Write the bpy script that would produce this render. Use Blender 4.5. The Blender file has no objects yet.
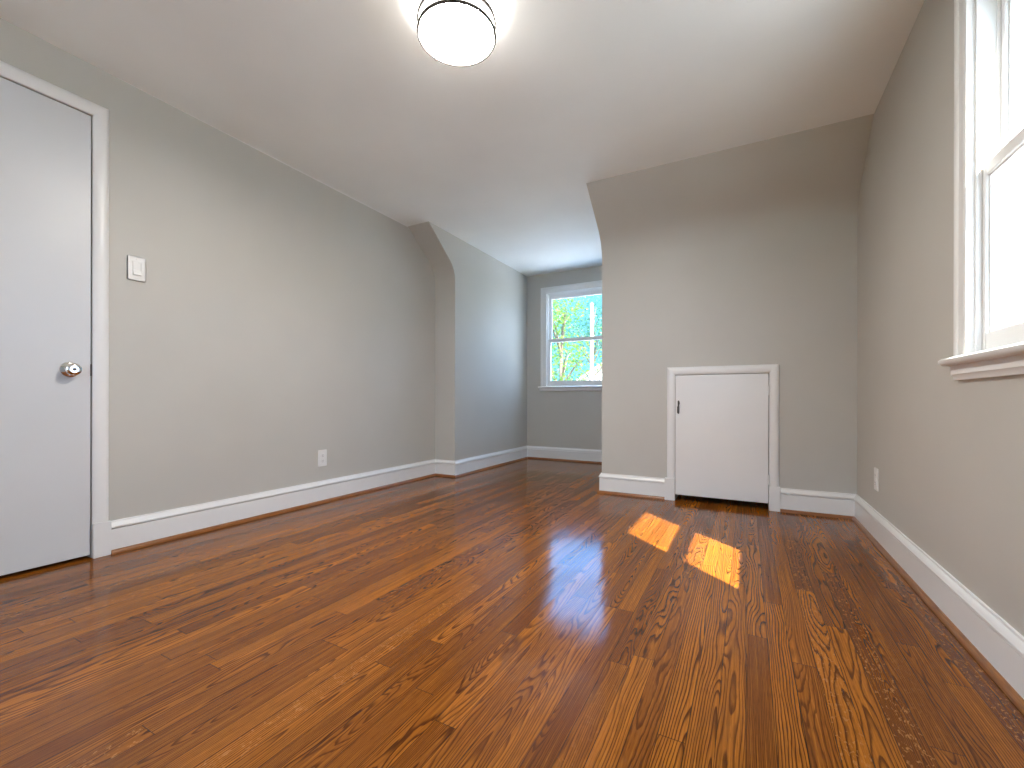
import bpy, bmesh, math, random
from mathutils import Vector, Matrix

random.seed(7)
S = bpy.context.scene
COL = S.collection

# ------------------------------------------------------------------ camera
YAW, ROLL = 0.493, 0.0018
cam_data = bpy.data.cameras.new('camera')
cam = bpy.data.objects.new('camera', cam_data)
COL.objects.link(cam)
cam.matrix_world = (Matrix.Translation((0, 0, 0.738)) @ Matrix.Rotation(YAW, 4, 'Z')
                    @ Matrix.Rotation(math.pi / 2, 4, 'X') @ Matrix.Rotation(ROLL, 4, 'Z'))
cam_data.sensor_width = 36.0
cam_data.lens = 436.46 / 1024 * 36
cam_data.shift_y = 15.2 / 1024
cam_data.clip_start = 0.02
S.camera = cam

# ------------------------------------------------------------------ exposure
vs = S.view_settings
vs.view_transform = 'Standard'
vs.look = 'None'
vs.gamma = 1.0
vs.use_curve_mapping = False
vs.exposure = 1.52
S.cycles.max_bounces = 12
S.cycles.diffuse_bounces = 10
S.cycles.glossy_bounces = 4
S.cycles.transparent_max_bounces = 16
S.cycles.sample_clamp_indirect = 6.0
S.cycles.use_denoising = True
S.cycles.blur_glossy = 0.5

# ------------------------------------------------------------------ sky
world = bpy.data.worlds.new('World')
S.world = world
world.use_nodes = True
wn, wl = world.node_tree.nodes, world.node_tree.links
wn.clear()
w_out = wn.new('ShaderNodeOutputWorld')
w_bg = wn.new('ShaderNodeBackground')
w_bg.inputs['Strength'].default_value = 1.0
w_co = wn.new('ShaderNodeTexCoord')
w_sep = wn.new('ShaderNodeSeparateXYZ')
wl.new(w_co.outputs['Generated'], w_sep.inputs[0])
w_ramp = wn.new('ShaderNodeValToRGB')           # blue overhead, paler at the horizon
w_ramp.color_ramp.elements[0].position = 0.22
w_ramp.color_ramp.elements[0].color = (0.065, 0.190, 0.280, 1)
w_ramp.color_ramp.elements[1].position = 0.36
w_ramp.color_ramp.elements[1].color = (0.26, 0.80, 1.75, 1)
wl.new(w_sep.outputs['Z'], w_ramp.inputs[0])
w_noise = wn.new('ShaderNodeTexNoise')          # clouds
w_noise.inputs['Scale'].default_value = 2.2
w_noise.inputs['Detail'].default_value = 6
wl.new(w_co.outputs['Generated'], w_noise.inputs['Vector'])
w_add = wn.new('ShaderNodeMath'); w_add.operation = 'MULTIPLY_ADD'   # cloudier towards the sunny +X side
w_add.inputs[1].default_value = 0.55
w_dir = wn.new('ShaderNodeVectorMath'); w_dir.operation = 'DOT_PRODUCT'
w_dir.inputs[1].default_value = (1.0, -0.30, 0.0)
wl.new(w_co.outputs['Generated'], w_dir.inputs[0])
wl.new(w_dir.outputs['Value'], w_add.inputs[0])
wl.new(w_noise.outputs['Fac'], w_add.inputs[2])
w_cl = wn.new('ShaderNodeMapRange')
w_cl.inputs['From Min'].default_value = 0.5
w_cl.inputs['From Max'].default_value = 0.72
wl.new(w_add.outputs[0], w_cl.inputs['Value'])
w_scale = wn.new('ShaderNodeVectorMath'); w_scale.operation = 'SCALE'
w_scale.inputs['Scale'].default_value = 1.9
wl.new(w_ramp.outputs[0], w_scale.inputs[0])
w_mix = wn.new('ShaderNodeMix'); w_mix.data_type = 'RGBA'
w_mix.inputs[7].default_value = (1.6, 2.1, 2.9, 1)
wl.new(w_cl.outputs[0], w_mix.inputs[0])
wl.new(w_scale.outputs[0], w_mix.inputs[6])
wl.new(w_mix.outputs[2], w_bg.inputs['Color'])
wl.new(w_bg.outputs[0], w_out.inputs[0])

# ------------------------------------------------------------------ sun
SUN_DIR = Vector((-1.0, 0.945, -1.49)).normalized()
sun_d = bpy.data.lights.new('sun', 'SUN')
sun_d.energy = 13.0
sun_d.color = (1.0, 0.93, 0.82)
sun_d.angle = math.radians(0.53)
sun = bpy.data.objects.new('sun', sun_d)
COL.objects.link(sun)
sun.location = (8, -6, 10)
sun.rotation_euler = SUN_DIR.to_track_quat('-Z', 'Y').to_euler()

LAMP_EMIT = 68.0

# ------------------------------------------------------------------ room numbers (metres)
XL, XR = -2.667, 0.603            # left / right wall faces
YB = -1.25                        # wall behind the camera
K, D = 3.385, 4.926               # knee wall, dormer end wall
XD, XE = -2.432, -1.010           # dormer cheeks
H, SL, H1 = 2.280, 0.392, 1.965   # ceiling, depth of roof slope, height of knee wall
BH = 0.155                        # baseboard height
T = 0.14


# ------------------------------------------------------------------ material helpers
class NT:
    def __init__(s, name):
        s.m = bpy.data.materials.new(name)
        s.m.use_nodes = True
        s.n, s.l = s.m.node_tree.nodes, s.m.node_tree.links
        s.n.clear()
        s.out = s.n.new('ShaderNodeOutputMaterial')

    def put(s, sock, v):
        if v is None:
            return
        if isinstance(v, bpy.types.NodeSocket):
            s.l.new(v, sock)
        else:
            sock.default_value = v

    def math(s, op, a, b=None, c=None, clamp=False):
        n = s.n.new('ShaderNodeMath'); n.operation = op; n.use_clamp = clamp
        s.put(n.inputs[0], a); s.put(n.inputs[1], b); s.put(n.inputs[2], c)
        return n.outputs[0]

    def xyz(s, x, y, z=0.0):
        n = s.n.new('ShaderNodeCombineXYZ')
        s.put(n.inputs[0], x); s.put(n.inputs[1], y); s.put(n.inputs[2], z)
        return n.outputs[0]

    def noise(s, vec, scale=1.0, detail=2.0, rough=0.5, dist=0.0):
        n = s.n.new('ShaderNodeTexNoise')
        s.put(n.inputs['Vector'], vec)
        n.inputs['Scale'].default_value = scale
        n.inputs['Detail'].default_value = detail
        n.inputs['Roughness'].default_value = rough
        n.inputs['Distortion'].default_value = dist
        return n.outputs['Fac']

    def white(s, vec):
        n = s.n.new('ShaderNodeTexWhiteNoise'); n.noise_dimensions = '3D'
        s.put(n.inputs['Vector'], vec)
        sp = s.n.new('ShaderNodeSeparateColor')
        s.l.new(n.outputs['Color'], sp.inputs[0])
        return sp.outputs[0], sp.outputs[1], sp.outputs[2]

    def mr(s, v, a, b, c=0.0, d=1.0, smooth=False):
        n = s.n.new('ShaderNodeMapRange')
        if smooth:
            n.interpolation_type = 'SMOOTHSTEP'
        s.put(n.inputs['Value'], v)
        for i, k in enumerate((a, b, c, d)):
            s.put(n.inputs[i + 1], k)
        return n.outputs[0]

    def mix(s, f, a, b):
        n = s.n.new('ShaderNodeMix'); n.data_type = 'RGBA'
        s.put(n.inputs[0], f)
        for i, v in ((6, a), (7, b)):
            s.put(n.inputs[i], v if isinstance(v, bpy.types.NodeSocket) else (*v, 1))
        return n.outputs[2]

    def bump(s, h, strength=0.2, dist=0.001, normal=None):
        n = s.n.new('ShaderNodeBump')
        n.inputs['Strength'].default_value = strength
        n.inputs['Distance'].default_value = dist
        s.put(n.inputs['Height'], h)
        s.put(n.inputs['Normal'], normal)
        return n.outputs[0]

    def coord(s, which='Object'):
        return s.n.new('ShaderNodeTexCoord').outputs[which]

    def pbsdf(s, color, rough=0.5, metal=0.0, normal=None, **kw):
        p = s.n.new('ShaderNodeBsdfPrincipled')
        s.put(p.inputs['Base Color'], color if isinstance(color, bpy.types.NodeSocket) else (*color, 1))
        s.put(p.inputs['Roughness'], rough)
        s.put(p.inputs['Metallic'], metal)
        s.put(p.inputs['Normal'], normal)
        for k, v in kw.items():
            s.put(p.inputs[k.replace('_', ' ')], v)
        s.l.new(p.outputs[0], s.out.inputs[0])
        return p


def paint(name, col, rough, grain=0.25, scale=260.0, mottle=0.03):
    t = NT(name)
    c = t.coord()
    n = t.noise(c, scale, 3, 0.6)
    big = t.noise(c, 1.7, 3)
    f = t.mr(big, 0.3, 0.7, 0, 1)
    a = tuple(x * (1 - mottle) for x in col); b = tuple(min(1, x * (1 + mottle)) for x in col)
    t.pbsdf(t.mix(f, a, b), rough, 0.0, t.bump(n, grain, 0.0012))
    return t.m


M = {}
M['wall'] = paint('greige_wall_paint', (0.530, 0.516, 0.474), 0.5, 0.30)
M['ceiling'] = paint('flat_ceiling_paint', (0.83, 0.85, 0.83), 0.8, 0.15, 120)
M['trim'] = paint('white_gloss_trim_paint', (0.80, 0.80, 0.79), 0.32, 0.06, 60)
M['door'] = paint('white_satin_door_paint', (0.64, 0.655, 0.67), 0.38, 0.16, 45)
M['plate'] = paint('white_plastic', (0.82, 0.82, 0.80), 0.35, 0.0)
M['dark'] = paint('dark_gap', (0.02, 0.017, 0.015), 0.9, 0.0)

t = NT('brushed_chrome'); t.pbsdf((0.72, 0.70, 0.68), 0.12, 1.0); M['chrome'] = t.m
t = NT('brushed_nickel')
t.pbsdf((0.035, 0.028, 0.023), 0.5, 0.3); M['nickel'] = t.m
t = NT('tarnished_latch_metal'); t.pbsdf((0.10, 0.09, 0.08), 0.45, 0.8); M['latch'] = t.m

t = NT('frosted_glass_lens')
e = t.n.new('ShaderNodeEmission'); e.inputs[0].default_value = (1.0, 0.945, 0.875, 1); e.inputs[1].default_value = LAMP_EMIT
t.l.new(e.outputs[0], t.out.inputs[0]); M['lens'] = t.m
t = NT('frosted_glass_side')
e = t.n.new('ShaderNodeEmission'); e.inputs[0].default_value = (1.0, 0.95, 0.88, 1); e.inputs[1].default_value = 2.0
t.l.new(e.outputs[0], t.out.inputs[0]); M['lens_side'] = t.m

# clear window glass: mostly see-through with a faint mirror
t = NT('clear_window_glass')
tr = t.n.new('ShaderNodeBsdfTransparent'); tr.inputs[0].default_value = (0.97, 0.985, 0.98, 1)
gl = t.n.new('ShaderNodeBsdfGlossy'); gl.inputs['Roughness'].default_value = 0.02
lw = t.n.new('ShaderNodeLayerWeight'); lw.inputs['Blend'].default_value = 0.5
fr = t.math('MULTIPLY_ADD', t.math('POWER', lw.outputs['Facing'], 5.0), 0.9, 0.03)
mx = t.n.new('ShaderNodeMixShader')
t.l.new(fr, mx.inputs[0]); t.l.new(tr.outputs[0], mx.inputs[1]); t.l.new(gl.outputs[0], mx.inputs[2])
t.l.new(mx.outputs[0], t.out.inputs[0]); M['glass'] = t.m


def oak(name, planks=True):
    """stained red-oak strip floor: every board its own colour and grain, cathedral rings, pores, ray fleck."""
    t = NT(name)
    sp = t.n.new('ShaderNodeSeparateXYZ'); t.l.new(t.coord(), sp.inputs[0])
    x, y = sp.outputs[0], sp.outputs[1]
    W = 0.0572
    u = t.math('DIVIDE', x, W)
    row = t.math('FLOOR', u)
    fx = t.math('FRACT', u)
    ra, rb, rc = t.white(t.xyz(row, 3.1, 7.7))
    L = t.math('MULTIPLY_ADD', ra, 0.8, 0.65)
    v = t.math('DIVIDE', t.math('MULTIPLY_ADD', rb, 9.0, y), L)
    brd = t.math('FLOOR', v)
    fy = t.math('FRACT', v)
    r1, r2, r3 = t.white(t.xyz(row, brd, 1.5))
    r4, r5, r6 = t.white(t.xyz(row, brd, 8.5))
    lx = t.math('MULTIPLY', t.math('SUBTRACT', fx, 0.5), W)
    seed = t.math('MULTIPLY', r6, 50.0)
    yy = t.math('ADD', y, t.math('MULTIPLY', r5, 31.0))
    # growth rings: distance to a slightly tilted, wandering pith
    wav = t.noise(t.xyz(t.math('MULTIPLY', lx, 8.0), t.math('MULTIPLY', yy, 1.25), seed), 1.0, 2)
    wav2 = t.noise(t.xyz(t.math('MULTIPLY', lx, 55.0), t.math('MULTIPLY', yy, 9.0), seed), 1.0, 2)
    wamp = t.mr(t.math('POWER', r4, 2.0), 0, 1, 0.0012, 0.0090)
    ox = t.math('MULTIPLY', t.math('SUBTRACT', r2, 0.5), 0.10)
    dpth = t.math('MULTIPLY_ADD', r1, 0.055, 0.004)
    dpth = t.math('ADD', dpth, t.math('MULTIPLY', t.math('SUBTRACT', wav, 0.5), 0.100))
    dx = t.math('SUBTRACT', lx, ox)
    rad = t.math('SQRT', t.math('ADD', t.math('MULTIPLY', dx, dx), t.math('MULTIPLY', dpth, dpth)))
    rad = t.math('ADD', rad, t.math('MULTIPLY', t.math('SUBTRACT', wav2, 0.5), wamp))
    spc = t.math('MULTIPLY_ADD', r3, 0.0034, 0.0026)
    ring = t.math('FRACT', t.math('DIVIDE', rad, spc))
    # thin dark early-wood lines, soft on one side and sharp on the other
    line = t.math('MULTIPLY', t.mr(ring, 0.45, 0.84, 0, 1, True), t.mr(ring, 0.92, 1.0, 1, 0))
    pores = t.noise(t.xyz(t.math('MULTIPLY', lx, 1100.0), t.math('MULTIPLY', yy, 26.0), seed), 1.0, 1)
    pore = t.mr(pores, 0.52, 0.70, 0, 1)
    fleck_n = t.noise(t.xyz(t.math('MULTIPLY', lx, 130.0), t.math('MULTIPLY', yy, 60.0), seed), 1.0, 1, 0.5, 1.2)
    fleck = t.math('MULTIPLY', t.mr(fleck_n, 0.60, 0.68, 0, 1), t.mr(r5, 0.86, 0.90, 0, 1))
    big = t.noise(t.xyz(t.math('MULTIPLY', x, 1.3), t.math('MULTIPLY', y, 1.0), 0.0), 1.0, 2)
    base = t.mix(r3, (0.150, 0.043, 0.0040), (0.375, 0.124, 0.0100))
    base = t.mix(t.mr(r4, 0.80, 0.95, 0, 0.55), base, (0.130, 0.032, 0.0040))
    base = t.mix(t.mr(big, 0.35, 0.7, 0, 0.25), base, (0.480, 0.150, 0.014))
    dark = (0.0480, 0.0110, 0.0020)
    streak = t.noise(t.xyz(t.math('MULTIPLY', lx, 210.0), t.math('MULTIPLY', yy, 2.6), seed), 1.0, 3, 0.6)
    base = t.mix(t.mr(streak, 0.48, 0.74, 0, 0.62), base, (0.085, 0.024, 0.0035))
    base = t.mix(t.mr(streak, 0.46, 0.28, 0, 0.45), base, (0.560, 0.205, 0.020))
    lamt = t.math('MULTIPLY_ADD', r2, 0.32, 0.62)
    c = t.mix(t.math('MULTIPLY', line, lamt), base, dark)
    c = t.mix(t.math('MULTIPLY', pore, t.math('MULTIPLY_ADD', line, 0.25, 0.42)), c, dark)
    c = t.mix(t.math('MULTIPLY', fleck, 0.6), c, (0.47, 0.21, 0.06))
    ex = t.math('MINIMUM', fx, t.math('SUBTRACT', 1.0, fx))
    gx = t.mr(ex, 0.006, 0.022, 1, 0)
    ey = t.math('MULTIPLY', t.math('MINIMUM', fy, t.math('SUBTRACT', 1.0, fy)), L)
    gy = t.mr(ey, 0.0004, 0.0014, 1, 0)
    gap = t.math('MAXIMUM', gx, gy)
    c = t.mix(t.math('MULTIPLY', gap, 0.75), c, (0.012, 0.005, 0.003))
    # each strip cupped and tipped a hair, so reflections break at the joints
    wx = t.math('SUBTRACT', t.noise(t.xyz(t.math('MULTIPLY', x, 14.0), t.math('MULTIPLY', y, 6.0), 0.0), 1.0, 1), 0.5)
    wy = t.math('SUBTRACT', t.noise(t.xyz(t.math('MULTIPLY', x, 14.0), t.math('MULTIPLY', y, 6.0), 40.0), 1.0, 1), 0.5)
    sx = t.math('ADD', t.math('MULTIPLY', t.math('SUBTRACT', r6, 0.5), 0.020), t.math('MULTIPLY', lx, 0.35))
    sx = t.math('MULTIPLY_ADD', wx, 0.016, sx)
    sy = t.math('MULTIPLY_ADD', wy, 0.012, t.math('MULTIPLY', t.math('SUBTRACT', r1, 0.5), 0.006))
    nv = t.n.new('ShaderNodeVectorMath'); nv.operation = 'NORMALIZE'
    t.l.new(t.xyz(sx, sy, 1.0), nv.inputs[0])
    nrm = nv.outputs[0]
    p = t.pbsdf(c, 0.42, 0.0, nrm)
    p.inputs['Specular IOR Level'].default_value = 0.0
    p.inputs['Coat Weight'].default_value = 0.76
    p.inputs['Coat Roughness'].default_value = 0.13
    p.inputs['Coat IOR'].default_value = 1.55
    t.l.new(nrm, p.inputs['Coat Normal'])
    return t.m


M['oak'] = oak('stained_oak_strip_floor')

t = NT('stained_oak_moulding')
sp = t.n.new('ShaderNodeSeparateXYZ'); t.l.new(t.coord(), sp.inputs[0])
n1 = t.noise(t.xyz(t.math('MULTIPLY', sp.outputs[0], 14.0), t.math('MULTIPLY', sp.outputs[1], 14.0), t.math('MULTIPLY', sp.outputs[2], 500.0)), 1.0, 3)
t.pbsdf(t.mix(t.mr(n1, 0.3, 0.7), (0.15, 0.048, 0.010), (0.34, 0.125, 0.024)), 0.3, Coat_Weight=0.6, Coat_Roughness=0.2)
M['shoe'] = t.m

# outside
t = NT('sunlit_leaves')
oi = t.coord()
n1 = t.noise(oi, 3.0, 4)
p = t.pbsdf(t.mix(t.mr(n1, 0.35, 0.65), (0.05, 0.14, 0.03), (0.19, 0.27, 0.04)), 0.5, Subsurface_Weight=0.0)
tl = t.n.new('ShaderNodeBsdfTranslucent'); tl.inputs[0].default_value = (0.20, 0.33, 0.05, 1)
ms = t.n.new('ShaderNodeMixShader'); ms.inputs[0].default_value = 0.45
t.l.new(p.outputs[0], ms.inputs[1]); t.l.new(tl.outputs[0], ms.inputs[2]); t.l.new(ms.outputs[0], t.out.inputs[0])
M['leaf'] = t.m
t = NT('blue_green_leaves')
n1 = t.noise(t.coord(), 3.0, 4)
p = t.pbsdf(t.mix(t.mr(n1, 0.35, 0.65), (0.03, 0.12, 0.09), (0.08, 0.21, 0.13)), 0.45)
tl = t.n.new('ShaderNodeBsdfTranslucent'); tl.inputs[0].default_value = (0.09, 0.27, 0.17, 1)
ms = t.n.new('ShaderNodeMixShader'); ms.inputs[0].default_value = 0.4
t.l.new(p.outputs[0], ms.inputs[1]); t.l.new(tl.outputs[0], ms.inputs[2]); t.l.new(ms.outputs[0], t.out.inputs[0])
M['leaf2'] = t.m
M['bark'] = paint('grey_brown_bark', (0.16, 0.12, 0.09), 0.9, 0.8, 30, 0.3)
M['pole'] = paint('weathered_pole_wood', (0.30, 0.28, 0.27), 0.85, 0.5, 40, 0.1)
M['siding'] = paint('pale_siding', (0.72, 0.70, 0.68), 0.7, 0.1, 10)
M['lawn'] = paint('lawn_green', (0.20, 0.22, 0.12), 0.95, 0.4, 8, 0.25)
t = NT('pale_roof_shingle')
br = t.n.new('ShaderNodeTexBrick'); t.l.new(t.coord(), br.inputs['Vector'])
br.inputs['Color1'].default_value = (0.80, 0.77, 0.75, 1); br.inputs['Color2'].default_value = (0.70, 0.66, 0.65, 1)
br.inputs['Mortar'].default_value = (0.30, 0.27, 0.27, 1); br.inputs['Scale'].default_value = 3.0
t.pbsdf(br.outputs['Color'], 0.9); M['shingle'] = t.m


# ------------------------------------------------------------------ mesh helpers
class MB:
    def __init__(s):
        s.bm = bmesh.new()

    def box(s, x0, x1, y0, y1, z0, z1):
        v = [s.bm.verts.new(p) for p in ((x0, y0, z0), (x1, y0, z0), (x1, y1, z0), (x0, y1, z0),
                                         (x0, y0, z1), (x1, y0, z1), (x1, y1, z1), (x0, y1, z1))]
        for f in ((0, 3, 2, 1), (4, 5, 6, 7), (0, 1, 5, 4), (1, 2, 6, 5), (2, 3, 7, 6), (3, 0, 4, 7)):
            s.bm.faces.new([v[i] for i in f])
        return s

    def loft(s, sections, closed=True, caps=True):
        """sections: lists of points of equal length joined by quads"""
        R = [[s.bm.verts.new(p) for p in sec] for sec in sections]
        n = len(R[0])
        for a, b in zip(R[:-1], R[1:]):
            for i in range(n if closed else n - 1):
                j = (i + 1) % n
                s.bm.faces.new((a[i], a[j], b[j], b[i]))
        if caps:
            s.bm.faces.new(list(reversed(R[0]))); s.bm.faces.new(R[-1])
        return s

    def prism(s, poly_yz, x0, x1):
        return s.loft([[(x0, y, z) for y, z in poly_yz], [(x1, y, z) for y, z in poly_yz]])

    def lathe(s, prof, mat=None, seg=40):
        """prof: (r, h) pairs turned about local Z; mat places it"""
        mat = mat or Matrix()
        rings = []
        for r, h in prof:
            if r < 1e-6:
                rings.append([s.bm.verts.new(mat @ Vector((0, 0, h)))])
            else:
                rings.append([s.bm.verts.new(mat @ Vector((r * math.cos(2 * math.pi * i / seg), r * math.sin(2 * math.pi * i / seg), h))) for i in range(seg)])
        for a, b in zip(rings[:-1], rings[1:]):
            for i in range(seg):
                j = (i + 1) % seg
                q = [a[i % len(a)], a[j % len(a)], b[j % len(b)], b[i % len(b)]]
                u = []
                for vv in q:
                    if vv not in u:
                        u.append(vv)
                if len(u) > 2:
                    s.bm.faces.new(u)
        return s

    def tube(s, pts, r, seg=10, closed=False):
        pts = [Vector(p) for p in pts]
        n = len(pts); R = []
        for i, p in enumerate(pts):
            if closed:
                d = (pts[(i + 1) % n] - pts[i - 1]).normalized()
            else:
                d = (pts[min(i + 1, n - 1)] - pts[max(i - 1, 0)]).normalized()
            up = Vector((0, 0, 1)) if abs(d.z) < 0.9 else Vector((1, 0, 0))
            a = d.cross(up).normalized(); b = d.cross(a)
            rr = r[i] if isinstance(r, (list, tuple)) else r
            R.append([s.bm.verts.new(p + a * rr * math.cos(2 * math.pi * k / seg) + b * rr * math.sin(2 * math.pi * k / seg)) for k in range(seg)])
        pairs = list(zip(R[:-1], R[1:])) + ([(R[-1], R[0])] if closed else [])
        for A, B in pairs:
            for k in range(seg):
                s.bm.faces.new((A[k], A[(k + 1) % seg], B[(k + 1) % seg], B[k]))
        if not closed:
            s.bm.faces.new(list(reversed(R[0]))); s.bm.faces.new(R[-1])
        return s

    def build(s, name, mat, parent=None, bevel=0.0, smooth=None, seg=2):
        bmesh.ops.recalc_face_normals(s.bm, faces=s.bm.faces)
        if bevel:
            ed = [e for e in s.bm.edges if len(e.link_faces) == 2 and e.calc_face_angle(0) > 0.6]
            bmesh.ops.bevel(s.bm, geom=ed, offset=bevel, segments=seg, affect='EDGES', clamp_overlap=True)
        me = bpy.data.meshes.new(name)
        s.bm.to_mesh(me); s.bm.free()
        me.materials.append(mat)
        if smooth:
            for p in me.polygons:
                p.use_smooth = True
            me.set_sharp_from_angle(angle=math.radians(smooth))
        o = bpy.data.objects.new(name, me)
        COL.objects.link(o)
        if parent:
            o.parent = parent
        return o


def tag(o, label=None, cat=None, group=None, kind=None):
    if label: o['label'] = label
    if cat: o['category'] = cat
    if group: o['group'] = group
    if kind: o['kind'] = kind
    return o


def empty(name, loc, rz=0.0):
    o = bpy.data.objects.new(name, None)
    COL.objects.link(o)
    o.location = loc
    o.rotation_euler = (0, 0, rz)
    o.empty_display_size = 0.1
    return o


# ------------------------------------------------------------------ floor and ceiling
tag(MB().box(XL - T, XR + T, YB - T, D + T, -0.06, 0.0).build('floor', M['oak']),
    'glossy reddish brown oak strip floor with two sunlit patches', 'floor', kind='structure')
tag(MB().box(XL - T, XR + T, YB - T, D + T, H, H + 0.08).build('ceiling', M['ceiling']),
    'flat off-white painted ceiling running on into the dormer', 'ceiling', kind='structure')

# ------------------------------------------------------------------ left wall with door opening
DY0, DY1, DZ1 = 0.092, 0.8545, 2.042      # door leaf edges
OY0, OY1, OZ1 = DY0 - 0.004, DY1 + 0.004, DZ1 + 0.004
mb = MB()
mb.box(XL - T, XL, YB, OY0, 0, H); mb.box(XL - T, XL, OY1, K, 0, H); mb.box(XL - T, XL, OY0, OY1, OZ1, H)
mb.box(XL - T, XL - 0.10, OY0, OY1, 0, OZ1)
tag(mb.build('wall_left', M['wall']), 'long light grey wall with the white door at its near end', 'wall', kind='structure')

# casing with rounded face: section across the width w, thickness from the wall
CAS = [(0.0, 0.0), (0.0, 0.008), (0.006, 0.013), (0.016, 0.016), (0.030, 0.0185), (0.044, 0.018), (0.054, 0.0145), (0.060, 0.008), (0.060, 0.0)]


def casing_u(name, frame, w, u0, u1, z0, z1, label, thick=1.0, prof=CAS, both=True):
    """three mitred boards round an opening; frame(u, n, z) -> point; u0,u1,z1 are the opening's edges"""
    mb = MB()
    P = [(a / 0.060 * w, b * thick) for a, b in prof]
    def sec(kind):
        out = []
        for a, b in P:
            if kind == 0: out.append(frame(u0 - a, b, z0))
            if kind == 1: out.append(frame(u0 - a, b, z1 + a))
            if kind == 2: out.append(frame(u1 + a, b, z1 + a))
            if kind == 3: out.append(frame(u1 + a, b, z0))
        return out
    mb.loft([sec(0), sec(1)]); mb.loft([sec(1), sec(2)]); mb.loft([sec(2), sec(3)])
    return mb.build(name, M['trim'], smooth=35)


fl = lambda u, n, z: (XL + n, u, z)
o = casing_u('trim_1', fl, 0.058, OY0, OY1, 0.160, OZ1, '')
tag(o, 'white rounded casing round the full-height door', 'door casing', kind='structure')
for i, (a, b) in enumerate(((OY0 - 0.064, OY0 + 0.001), (OY1 - 0.001, OY1 + 0.064))):
    q = MB().box(XL, XL + 0.024, a, b, 0.0, 0.160).build('plinth_block', M['trim'], o, bevel=0.002)

# door leaf
d1 = MB().box(XL - 0.036, XL - 0.001, DY0, DY1, 0.016, DZ1).build('door_1', M['door'], bevel=0.0015)
tag(d1, 'plain white slab door with a chrome knob in the left wall', 'door', kind='structure')
kx = Matrix.Translation((XL - 0.001, 0.784, 0.867)) @ Matrix.Rotation(math.pi / 2, 4, 'Y')
kn = MB().lathe([(0.0, 0.0), (0.0335, 0.0), (0.0345, 0.002), (0.033, 0.005), (0.026, 0.008), (0.015, 0.0105), (0.0125, 0.014), (0.012, 0.024),
                 (0.015, 0.027), (0.022, 0.030), (0.0265, 0.036), (0.0275, 0.043), (0.0255, 0.050), (0.019, 0.054), (0.0165, 0.0545), (0.0155, 0.0530), (0.0, 0.0530)], kx).build('door_knob', M['chrome'], d1, smooth=40)
tag(kn, 'round chrome knob on a flared rosette')
MB().lathe([(0.0, 0.0525), (0.006, 0.0525), (0.006, 0.0565), (0.0045, 0.058), (0.0, 0.058)], kx, 20).build('lock_button', M['latch'], kn, smooth=40)
MB().box(XL - 0.0030, XL + 0.0012, DY1 - 0.0015, DY1 + 0.0035, 0.842, 0.896).build('latch_plate', M['latch'], d1)

# ------------------------------------------------------------------ knee wall blocks, with the roof slope and the dormer cheeks
def knee_profile(z0, rad):
    """inner face of the knee wall and the slope above it, bend eased with an arc"""
    a = Vector((SL, H - H1)).normalized()                 # along slope, back and up (towards the room)
    ang = math.atan2(SL, H - H1)                          # turn
    tl = rad * math.tan(ang / 2)
    pts = [(K, z0)]
    for i in range(11):
        f = i / 10 * ang
        # start at (K, H1 - tl), heading straight up, turning towards -Y
        y = K - rad * (1 - math.cos(f)); z = H1 - tl + rad * math.sin(f)
        pts.append((y, z))
    pts.append((K - SL, H))
    return pts


mb = MB()
mb.prism(knee_profile(0, 0.22) + [(D, H), (D, 0)], XL - T, XD)
tag(mb.build('wall_dormer_left', M['wall'], smooth=25), 'narrow strip with an angled head and the dormer side wall behind it', 'wall', kind='structure')

AX0, AX1, AZ0, AZ1 = -0.461, 0.1335, 0.0, 0.918            # access door opening
mb = MB()
full = knee_profile(0, 0.30) + [(D, H), (D, 0)]
mb.prism(full, XE, AX0); mb.prism(full, AX1, XR + T)
mb.prism(knee_profile(AZ1, 0.30) + [(D, H), (D, AZ1)], AX0, AX1)
mb.box(AX0, AX1, K + 0.3, D, 0, AZ1)
tag(mb.build('wall_back', M['wall'], smooth=25), 'grey knee wall sloping in at the top with the small white door', 'wall', kind='structure')

# access door
fb = lambda u, n, z: (u, K - n, z)
o = casing_u('trim_2', fb, 0.056, AX0, AX1, 0.162, AZ1, '')
tag(o, 'white rounded casing round the small access door', 'door casing', kind='structure')
for a, b in ((AX0 - 0.069, AX0 + 0.001), (AX1 - 0.001, AX1 + 0.063)):
    MB().box(a, b, K - 0.024, K, 0, 0.162).build('plinth_block', M['trim'], o, bevel=0.002)
d2 = MB().box(AX0 + 0.004, AX1 - 0.004, K - 0.014, K + 0.006, 0.046, AZ1 - 0.005).build('door_2', M['trim'], bevel=0.002)
tag(d2, 'small white access door low in the knee wall', 'access door', kind='structure')
lt = MB()
lt.box(-0.441, -0.431, K - 0.018, K - 0.014, 0.634, 0.730)
lt.tube([(-0.438, K - 0.018, 0.728), (-0.430, K - 0.026, 0.722), (-0.428, K - 0.028, 0.705), (-0.434, K - 0.024, 0.692)], 0.0032, 8)
lt.box(-0.444, -0.430, K - 0.026, K - 0.017, 0.640, 0.688)
tag(lt.build('latch', M['latch'], d2, bevel=0.0008), 'small dark metal latch')
for z in (0.205, 0.800):
    h = MB().tube([(AX1 - 0.002, K - 0.017, z - 0.032), (AX1 - 0.002, K - 0.017, z + 0.032)], 0.0050, 12)
    h.box(AX1 - 0.014, AX1 + 0.004, K - 0.0165, K - 0.0135, z - 0.030, z + 0.030)
    h.build('hinge', M['trim'], d2, smooth=40)

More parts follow.
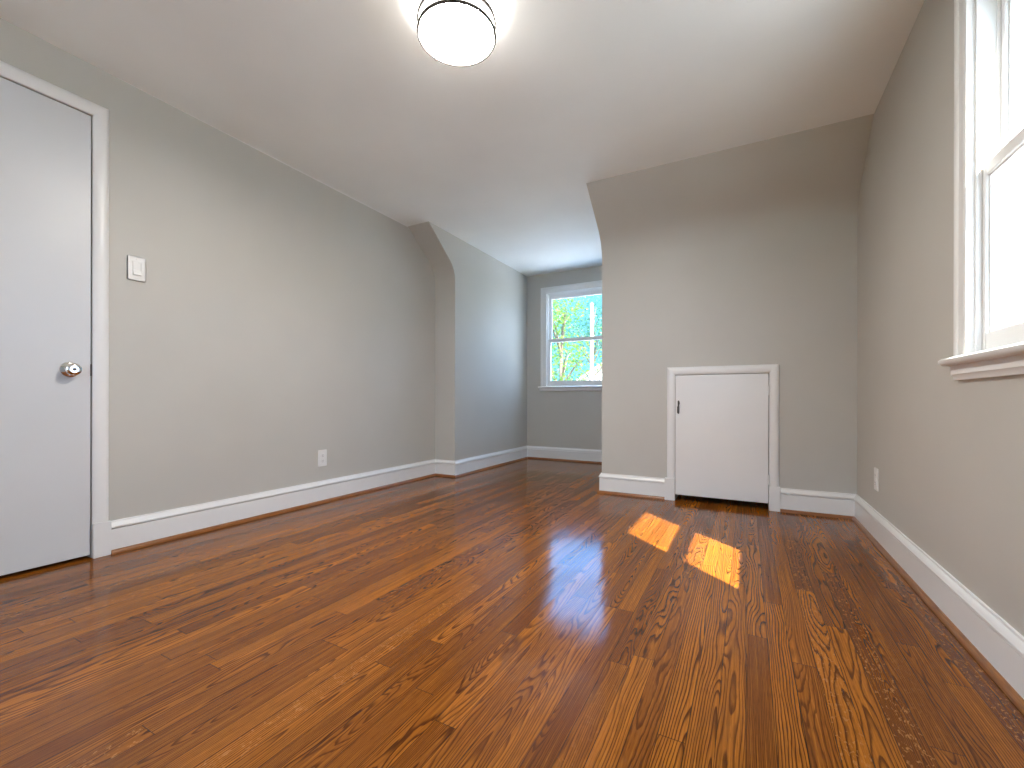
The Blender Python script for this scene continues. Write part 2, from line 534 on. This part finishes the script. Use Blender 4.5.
# ------------------------------------------------------------------ windows
def window(name, loc, rz, w_open, z0, z1, label, wall_t, stool_out, apron_h, far=0.0, horn=0.03, cw=0.074, top_rail=0.05):
    """local x along the wall (centred), y out of the house, z up; the wall face is y = 0"""
    root = empty(name, loc, rz)
    tag(root, label, 'window', kind='structure')
    a = w_open / 2
    fr = lambda u, n, z: (u, -n, z)
    # casing: flat board with a back band
    prof = [(0.0, 0.0), (0.0, 0.014), (0.008, 0.017), (0.013, 0.0145), (0.040, 0.0155), (0.043, 0.019), (0.052, 0.021), (0.060, 0.019), (0.060, 0.0)]
    c = casing_u('casing', fr, cw, -a, a, z0, z1, '', 1.0, prof); c.parent = root
    # jamb liner
    j = MB()
    j.box(-a - 0.02, -a, 0, wall_t, z0 - 0.02, z1 + 0.02); j.box(a, a + 0.02, 0, wall_t, z0 - 0.02, z1 + 0.02)
    j.box(-a, a, 0, wall_t, z1, z1 + 0.02)
    j.build('jamb', M['trim'], root)
    s = MB()                                            # stops: inside stop, parting bead, blind stop
    for y0, y1, t_ in ((0.006, 0.018, 0.010), (0.052, 0.058, 0.008), (0.092, 0.108, 0.012)):
        s.box(-a, -a + t_, y0, y1, z0, z1); s.box(a - t_, a, y0, y1, z0, z1); s.box(-a + t_, a - t_, y0, y1, z1 - t_, z1)
    s.build('stop_bead', M['trim'], root)
    # stool, apron, outside sill
    st = MB()
    no = [(-stool_out, z0 - 0.020), (-stool_out - 0.006, z0 - 0.013), (-stool_out - 0.006, z0 - 0.006), (-stool_out + 0.002, z0), (0.020, z0), (0.020, z0 - 0.024), (-stool_out + 0.004, z0 - 0.024)]
    e = a + cw + horn
    st.prism([(y, z) for y, z in no], -e, e)
    st.build('stool', M['trim'], root, smooth=50)
    ap = MB()
    pa = [(0.0, z0 - 0.024), (-0.020, z0 - 0.024), (-0.020, z0 - 0.024 - apron_h * 0.62), (-0.015, z0 - 0.024 - apron_h * 0.75), (-0.012, z0 - 0.024 - apron_h), (0.0, z0 - 0.024 - apron_h)]
    ap.prism(pa, -a - cw - horn * 0.7, a + cw + horn * 0.7)
    ap.build('apron', M['trim'], root, smooth=30)
    MB().loft([[(-a - 0.05, 0.02, z0), (-a - 0.05, wall_t + 0.05, z0 - 0.03), (-a - 0.05, wall_t + 0.05, z0 - 0.06), (-a - 0.05, 0.02, z0 - 0.06)],
               [(a + 0.05, 0.02, z0), (a + 0.05, wall_t + 0.05, z0 - 0.03), (a + 0.05, wall_t + 0.05, z0 - 0.06), (a + 0.05, 0.02, z0 - 0.06)]]).build('outer_sill', M['trim'], root)
    # sashes
    zm = z0 + (z1 - z0) * 0.5005
    def sash(nm, y0, y1, b0, b1, bot, top, stile):
        gy = (y0 + y1) / 2
        f = MB()
        f.box(-a + 0.002, -a + stile, y0, y1, b0, b1); f.box(a - stile, a - 0.002, y0, y1, b0, b1)
        f.box(-a + stile, a - stile, y0, y1, b0, b0 + bot); f.box(-a + stile, a - stile, y0, y1, b1 - top, b1)
        so = f.build(nm, M['trim'], root, bevel=0.002)
        g = MB()                                       # glazing bead
        x0, x1, zz0, zz1 = -a + stile, a - stile, b0 + bot, b1 - top
        for u0, u1, v0, v1 in ((x0, x0 + 0.007, zz0, zz1), (x1 - 0.007, x1, zz0, zz1), (x0, x1, zz0, zz0 + 0.006), (x0, x1, zz1 - 0.006, zz1)):
            g.box(u0, u1, gy - 0.009, gy + 0.009, v0, v1)
        g.build('glazing_bead', M['trim'], so, bevel=0.0015)
        MB().box(x0, x1, gy - 0.0015, gy + 0.0015, zz0, zz1).build('glass_pane', M['glass'], so)
        return so
    lo = sash('lower_sash', 0.019, 0.051, z0 + 0.004, zm + 0.012, 0.058, 0.034, 0.031)
    up = sash('upper_sash', 0.059, 0.091, zm - 0.022, z1 - 0.002, 0.034, top_rail, 0.031)
    lk = MB()                                          # sash lock on the meeting rail
    lk.lathe([(0, 0), (0.016, 0), (0.016, 0.006), (0.011, 0.010), (0.0, 0.010)], Matrix.Translation((0, 0.035, zm + 0.012)), 20)
    lk.box(-0.030, 0.006, 0.028, 0.036, zm + 0.019, zm + 0.026)
    lk.build('sash_lock', M['trim'], lo, smooth=40)
    return root


# right wall, with the window opening
WY0, WY1, WZ0, WZ1 = 1.190, 1.828, 0.872, 1.975
mb = MB()
mb.box(XR, XR + T, YB, WY0 - 0.02, 0, H); mb.box(XR, XR + T, WY1 + 0.02, K, 0, H)
mb.box(XR, XR + T, WY0 - 0.02, WY1 + 0.02, 0, WZ0 - 0.02); mb.box(XR, XR + T, WY0 - 0.02, WY1 + 0.02, WZ1 + 0.02, H)
tag(mb.build('wall_right', M['wall']), 'warm grey right wall with the near window', 'wall', kind='structure')
window('window_2', (XR, (WY0 + WY1) / 2, 0), -math.pi / 2, WY1 - WY0, WZ0, WZ1,
       'bright white sash window cut off by the right edge of the view', T, 0.042, 0.046, horn=0.028, top_rail=0.078)

# dormer end wall, with the window opening
VX0, VX1, VZ0, VZ1 = -2.160, -1.284, 0.895, 2.030
mb = MB()
mb.box(XD, VX0 - 0.02, D, D + T, 0, H); mb.box(VX1 + 0.02, XE, D, D + T, 0, H)
mb.box(VX0 - 0.02, VX1 + 0.02, D, D + T, 0, VZ0 - 0.02); mb.box(VX0 - 0.02, VX1 + 0.02, D, D + T, VZ1 + 0.02, H)
tag(mb.build('wall_dormer_end', M['wall']), 'shaded grey end wall of the dormer under its window', 'wall', kind='structure')
window('window_1', ((VX0 + VX1) / 2, D, 0), 0, VX1 - VX0, VZ0, VZ1,
       'white double-hung window at the end of the dormer showing leaves', T, 0.040, 0.034, horn=0.022, cw=0.078)

BX0, BX1 = -1.05, 0.36  # opening of an unseen window, added for fill light from behind the camera
mb = MB()
mb.box(XL - T, BX0 - 0.02, YB - T, YB, 0, H); mb.box(BX1 + 0.02, XR + T, YB - T, YB, 0, H)
mb.box(BX0 - 0.02, BX1 + 0.02, YB - T, YB, 0, 0.75); mb.box(BX0 - 0.02, BX1 + 0.02, YB - T, YB, 2.02, H)
window('added_window', ((BX0 + BX1) / 2, YB, 0), math.pi, BX1 - BX0, 0.77, 2.0,
       'added white window behind the viewpoint that lets in front fill light', T, 0.040, 0.040)
tag(MB().box(XL - 1, XR + 1, YB - T - 0.30, YB - T, H, H + 0.12).build('added_eave', M['trim']), 'added white eave that trims the sun on the added window behind the viewpoint', 'eave', kind='structure')  # unseen eave, added to limit the sun through that window
tag(mb.build('wall_front', M['wall']), 'grey wall behind the viewpoint', 'wall', kind='structure')

# ------------------------------------------------------------------ baseboards and shoe mouldings, mitred along a path
def run(path, prof, names, mat, labels, cats, smooth=30):
    """path of wall corners with the room on the right-hand side of travel; prof = (out from wall, z)"""
    n = len(path)
    P = [Vector((p[0], p[1])) for p in path]
    nor = []
    for a, b in zip(P[:-1], P[1:]):
        d = (b - a).normalized(); nor.append(Vector((d.y, -d.x)))
    secs = []
    for i in range(n):
        if i == 0: m = nor[0]
        elif i == n - 1: m = nor[-1]
        else:
            m = (nor[i - 1] + nor[i]); m = m / m.dot(nor[i])
        secs.append([(P[i].x + m.x * o, P[i].y + m.y * o, z) for o, z in prof])
    for i, nm in enumerate(names):
        o = MB().loft([secs[i], secs[i + 1]]).build(nm, mat, smooth=smooth)
        tag(o, labels[i], cats, kind='structure')


BASE = [(0.0, 0.0), (0.015, 0.0), (0.015, 0.1165), (0.006, 0.1185), (0.006, 0.1220), (0.019, 0.1225), (0.019, 0.130), (0.016, 0.134), (0.0135, 0.142), (0.008, 0.148), (0.007, 0.155), (0.0, 0.155)]
SHOE = [(0.015, 0.0), (0.030, 0.0)] + [(0.015 + 0.015 * math.cos(a), 0.019 * math.sin(a)) for a in [math.pi / 2 * k / 6 for k in range(1, 6)]] + [(0.015, 0.019)]
pathA = [(XL, OY1 + 0.063), (XL, K), (XD, K), (XD, D), (XE, D), (XE, K), (AX0 - 0.069, K)]
sideA = ['left', 'strip', 'dormer_left', 'dormer_end', 'dormer_right', 'back']
whereA = ['along the long left wall', 'at the narrow strip before the dormer', 'along the dormer side wall', 'under the dormer window',
          'on the hidden side of the dormer', 'between the dormer and the access door']
run(pathA, BASE, ['baseboard_' + s for s in sideA], M['trim'], ['white baseboard ' + w for w in whereA], 'baseboard')
run(pathA, SHOE, ['trim_%d' % (k + 3) for k in range(6)], M['shoe'], ['brown wooden shoe moulding ' + w for w in whereA], 'moulding')
pathB = [(AX1 + 0.063, K), (XR, K), (XR, YB), (XL, YB), (XL, OY0 - 0.063)]
sideB = ['corner', 'right', 'front', 'left_near']
whereB = ['between the access door and the right wall', 'along the right wall under the window', 'on the wall behind the viewpoint', 'beside the door behind the viewpoint']
run(pathB, BASE, ['baseboard_' + s for s in sideB], M['trim'], ['white baseboard ' + w for w in whereB], 'baseboard')
run(pathB, SHOE, ['trim_%d' % (k + 9) for k in range(4)], M['shoe'], ['brown wooden shoe moulding ' + w for w in whereB], 'moulding')

tag(MB().loft([[(XL, y, H), (XL + w, y, H), (XL + w * 0.6, y, H - w * 0.6), (XL, y, H - w)] for y, w in ((0.9, 0.0008), (1.9, 0.005), (K - SL, 0.007))]).build('trim_13', M['trim']),
    'thin white caulk line where the long left wall meets the ceiling', 'caulk line', kind='structure')

# ------------------------------------------------------------------ ceiling light
LX, LY = -1.004, 1.406
cl = empty('ceiling_light', (LX, LY, H))
tag(cl, 'round flush ceiling light with white glass and two thin metal rings', 'ceiling light')
MB().lathe([(0.0, 0.0), (0.120, 0.0), (0.122, -0.004), (0.122, -0.020), (0.116, -0.024), (0.0, -0.024)]).build('ceiling_plate', M['nickel'], cl, smooth=40)
MB().lathe([(0.139, -0.030), (0.143, -0.034), (0.1435, -0.110)], seg=64).build('shade_side', M['lens_side'], cl, smooth=60)
MB().lathe([(0.1435, -0.110), (0.1425, -0.1125), (0.125, -0.1140), (0.09, -0.1150), (0.05, -0.1156), (0.0, -0.1158)], seg=64).build('diffuser', M['lens'], cl, smooth=60)
for z in (-0.068, -0.116):
    MB().lathe([(0.1480, z - 0.005), (0.1535, z - 0.005), (0.1545, z), (0.1535, z + 0.005), (0.1480, z + 0.005), (0.1470, z), (0.1480, z - 0.005)], seg=72).build('metal_ring', M['nickel'], cl, smooth=50)
for k in range(3):
    an = math.radians(40 + 120 * k)
    c, s_ = math.cos(an), math.sin(an)
    MB().tube([(0.151 * c, 0.151 * s_, -0.112), (0.151 * c, 0.151 * s_, -0.020), (0.118 * c, 0.118 * s_, -0.012)], 0.0028, 10).build('post', M['nickel'], cl, smooth=40)
    MB().lathe([(0, 0), (0.0045, 0), (0.0045, 0.006), (0.0025, 0.009), (0, 0.009)], Matrix.Translation((0.151 * c, 0.151 * s_, -0.117)) @ Matrix.Rotation(math.pi, 4, 'X'), 16).build('finial', M['nickel'], cl, smooth=40)

# ------------------------------------------------------------------ switch and outlets: built facing local -Y
def plate_mb(w=0.070, h=0.116):
    b = MB(); b.box(-w / 2, w / 2, -0.006, 0, -h / 2, h / 2)
    return b


sw = empty('light_switch', (XL, 1.0245, 1.381), math.pi / 2)
tag(sw, 'white light switch on the left wall beside the door', 'light switch')
plate_mb(0.076, 0.120).build('cover_plate', M['plate'], sw, bevel=0.003)
f = MB()
for x0, x1, z0, z1 in ((-0.0185, -0.0165, -0.035, 0.035), (0.0165, 0.0185, -0.035, 0.035), (-0.0165, 0.0165, -0.035, -0.033), (-0.0165, 0.0165, 0.033, 0.035)):
    f.box(x0, x1, -0.0072, -0.005, z0, z1)
f.build('switch_frame', M['plate'], sw)
MB().prism([(-0.005, 0.033), (-0.0065, 0.033), (-0.0075, -0.006), (-0.0130, -0.031), (-0.0115, -0.033), (-0.005, -0.033)], -0.016, 0.016).build('rocker', M['plate'], sw, bevel=0.001)
for z in (-0.048, 0.048):
    MB().lathe([(0, 0.0055), (0.003, 0.0055), (0.0028, 0.0068), (0, 0.0072)], Matrix.Translation((0, 0, z)) @ Matrix.Rotation(math.pi / 2, 4, 'X'), 14).build('screw', M['plate'], sw)


def outlet(loc, rz, label):
    r = empty('wall_outlet', loc, rz)
    tag(r, label, 'outlet', 'electrical outlets near the baseboards')
    plate_mb(0.072, 0.118).build('cover_plate', M['plate'], r, bevel=0.0025)
    for zc in (-0.0195, 0.0195):
        b = MB(); b.lathe([(0, 0.0055), (0.0172, 0.0055), (0.0172, 0.0075), (0.0165, 0.0080), (0, 0.0080)],
                          Matrix.Translation((0, 0, zc)) @ Matrix.Rotation(math.pi / 2, 4, 'X') @ Matrix.Scale(0.84, 4, (0, 1, 0)), 28)
        so = b.build('socket', M['plate'], r, smooth=40)
        s = MB()
        s.box(-0.0075, -0.0055, -0.0083, -0.0078, zc - 0.002, zc + 0.007); s.box(0.0055, 0.0075, -0.0083, -0.0078, zc - 0.001, zc + 0.006)
        s.box(-0.002, 0.002, -0.0083, -0.0078, zc - 0.010, zc - 0.006)
        s.build('slot', M['dark'], so)
    MB().lathe([(0, 0.0055), (0.003, 0.0055), (0.0028, 0.0068), (0, 0.0072)], Matrix.Rotation(math.pi / 2, 4, 'X'), 14).build('screw', M['plate'], r)
    return r


outlet((XL, 2.1035, 0.316), math.pi / 2, 'white duplex outlet low on the long left wall')
outlet((XR, 2.918, 0.322), -math.pi / 2, 'white outlet low on the right wall near the corner')

# ------------------------------------------------------------------ outside, far below the attic floor
G = -3.2
tag(MB().box(-60, 60, -40, 70, G - 0.3, G).build('ground_outside', M['lawn']), 'green lawn outside below the windows', 'ground', kind='structure')


M['concrete'] = paint('bounce_concrete', (0.66, 0.65, 0.62), 0.9, 0.2, 6, 0.06)  # for the unseen paving, added to throw light up onto the ceilings
tag(MB().box(XR + 0.8, 22, -22, 9, G, G + 0.08).build('bounce_driveway', M['concrete']), 'added pale driveway slab beside the house that bounces light to the ceiling', 'driveway', kind='structure')  # added reflector under the right window
tag(MB().box(-26, XR + 0.8, 6.0, 10.4, G, G + 0.08).build('bounce_patio', M['concrete']), 'added pale patio slab behind the house that bounces light into the dormer', 'patio', kind='structure')  # added reflector on the dormer side, out of view
tag(MB().box(-40, 40, 11.0, 14.6, G, G + 0.06).build('bounce_street', M['concrete']), 'added pale street slab that bounces light up to the dormer ceiling', 'street', kind='structure')  # second added reflector strip, farther from the dormer


def tree(loc, top, rad, n, leaf, mat, label, seed, squash=1.0, cy=None):
    rnd = random.Random(seed)
    r = empty('tree', loc)
    tag(r, label, 'tree', 'trees outside the dormer window')
    ht = top - loc[2]
    tk = MB()
    tk.tube([(0, 0, 0), (0.05, 0.02, ht * 0.35), (-0.05, 0.05, ht * 0.62), (0.02, 0, ht * 0.85)], [0.17, 0.13, 0.09, 0.03], 10)
    lobes = []
    for k in range(16):
        an = rnd.uniform(0, 6.28); zz = rnd.uniform(0.46, 0.94) * ht
        rr = rad * rnd.uniform(0.35, 0.8) * math.sin(math.pi * min(0.95, (zz / ht - 0.15) / 0.85)) ** 0.6
        c = Vector((rr * math.cos(an), rr * math.sin(an), zz))
        lobes.append((c, rad * rnd.uniform(0.32, 0.5)))
        tk.tube([(0, 0, zz * 0.78), tuple(c * 0.6 + Vector((0, 0, zz * 0.36))), tuple(c)], [0.06, 0.035, 0.012], 6)
    tk.build('trunk', M['bark'], r, smooth=60)
    b = bmesh.new()
    for k in range(n):
        c, R = rnd.choice(lobes)
        d = Vector((rnd.gauss(0, 1), rnd.gauss(0, 1), rnd.gauss(0, 1))).normalized() * R * rnd.uniform(0.25, 1.0) ** 0.5
        p = c + d
        ax = Vector((rnd.gauss(0, 1), rnd.gauss(0, 1), rnd.gauss(0, 0.6))).normalized()
        sd = ax.cross(Vector((rnd.gauss(0, 1), rnd.gauss(0, 1), rnd.gauss(0, 1)))).normalized()
        up = ax.cross(sd)
        L = leaf * rnd.uniform(0.6, 1.35)
        v = [b.verts.new(p - ax * L * .5), b.verts.new(p + sd * L * .3 + up * L * .08), b.verts.new(p + ax * L * .5), b.verts.new(p - sd * L * .3 + up * L * .08)]
        b.faces.new((v[0], v[1], v[2])); b.faces.new((v[0], v[2], v[3]))
    me = bpy.data.meshes.new('foliage'); b.to_mesh(me); b.free(); me.materials.append(mat)
    o = bpy.data.objects.new('foliage', me); COL.objects.link(o); o.parent = r
    return r


tree((-7.7, 19.3, G), 5.5, 2.3, 2600, 0.15, M['leaf'], 'bright yellow-green tree nearest beyond the dormer window', 3)
tree((-11.6, 25.6, G), 7.2, 2.9, 3000, 0.18, M['leaf2'], 'tall blue-green tree at the left of the dormer window', 5)
tree((-10.6, 33.0, G), 9.0, 3.6, 3200, 0.20, M['leaf2'], 'tall blue-green tree behind the pole', 8)
tree((-5.4, 26.0, G), 7.6, 2.6, 2400, 0.17, M['leaf'], 'yellow-green tree to the right of the pole', 11)

pl = empty('utility_pole', (-4.88, 15.1, G))
tag(pl, 'slim pale utility pole standing among the leaves outside', 'utility pole')
MB().tube([(0, 0, 0), (0, 0, 7.3)], [0.085, 0.06], 14).build('pole_shaft', M['pole'], pl, smooth=50)
MB().lathe([(0, 7.3), (0.075, 7.3), (0.075, 7.34), (0.02, 7.4), (0, 7.4)], seg=14).build('pole_cap', M['pole'], pl, smooth=40)

M['bounce_membrane'] = paint('bounce_roof_membrane', (0.84, 0.83, 0.80), 0.8, 0.2, 5, 0.04)  # for an unseen flat roof, added to brighten the dormer ceiling from below
tag(MB().box(-14, XR + 5, D + T, 13.0, -0.62, -0.45).build('bounce_roof', M['bounce_membrane']),
    'added flat white roof below the dormer window that bounces light inside', 'roof', kind='structure')

hs = empty('house', (-9.6, 40.0, G))
tag(hs, 'neighbouring pale gabled house low behind the trees', 'house')
MB().loft([[(-5, y, 0), (5, y, 0), (5, y, 5.4), (0, y, 8.4), (-5, y, 5.4)] for y in (0, 9)]).build('house_wall', M['siding'], hs)
MB().loft([[(-5.5, y, 5.15), (0, y, 8.45), (5.5, y, 5.15), (5.5, y, 5.35), (0, y, 8.67), (-5.5, y, 5.35)] for y in (-0.4, 9.4)]).build('roof', M['shingle'], hs)
f_ = MB().box(-0.6, 0.6, -0.06, 0.02, 4.9, 6.3).build('window_frame', M['trim'], hs)
MB().box(-0.5, 0.5, -0.08, -0.05, 5.0, 6.2).build('window_glass', M['dark'], f_)
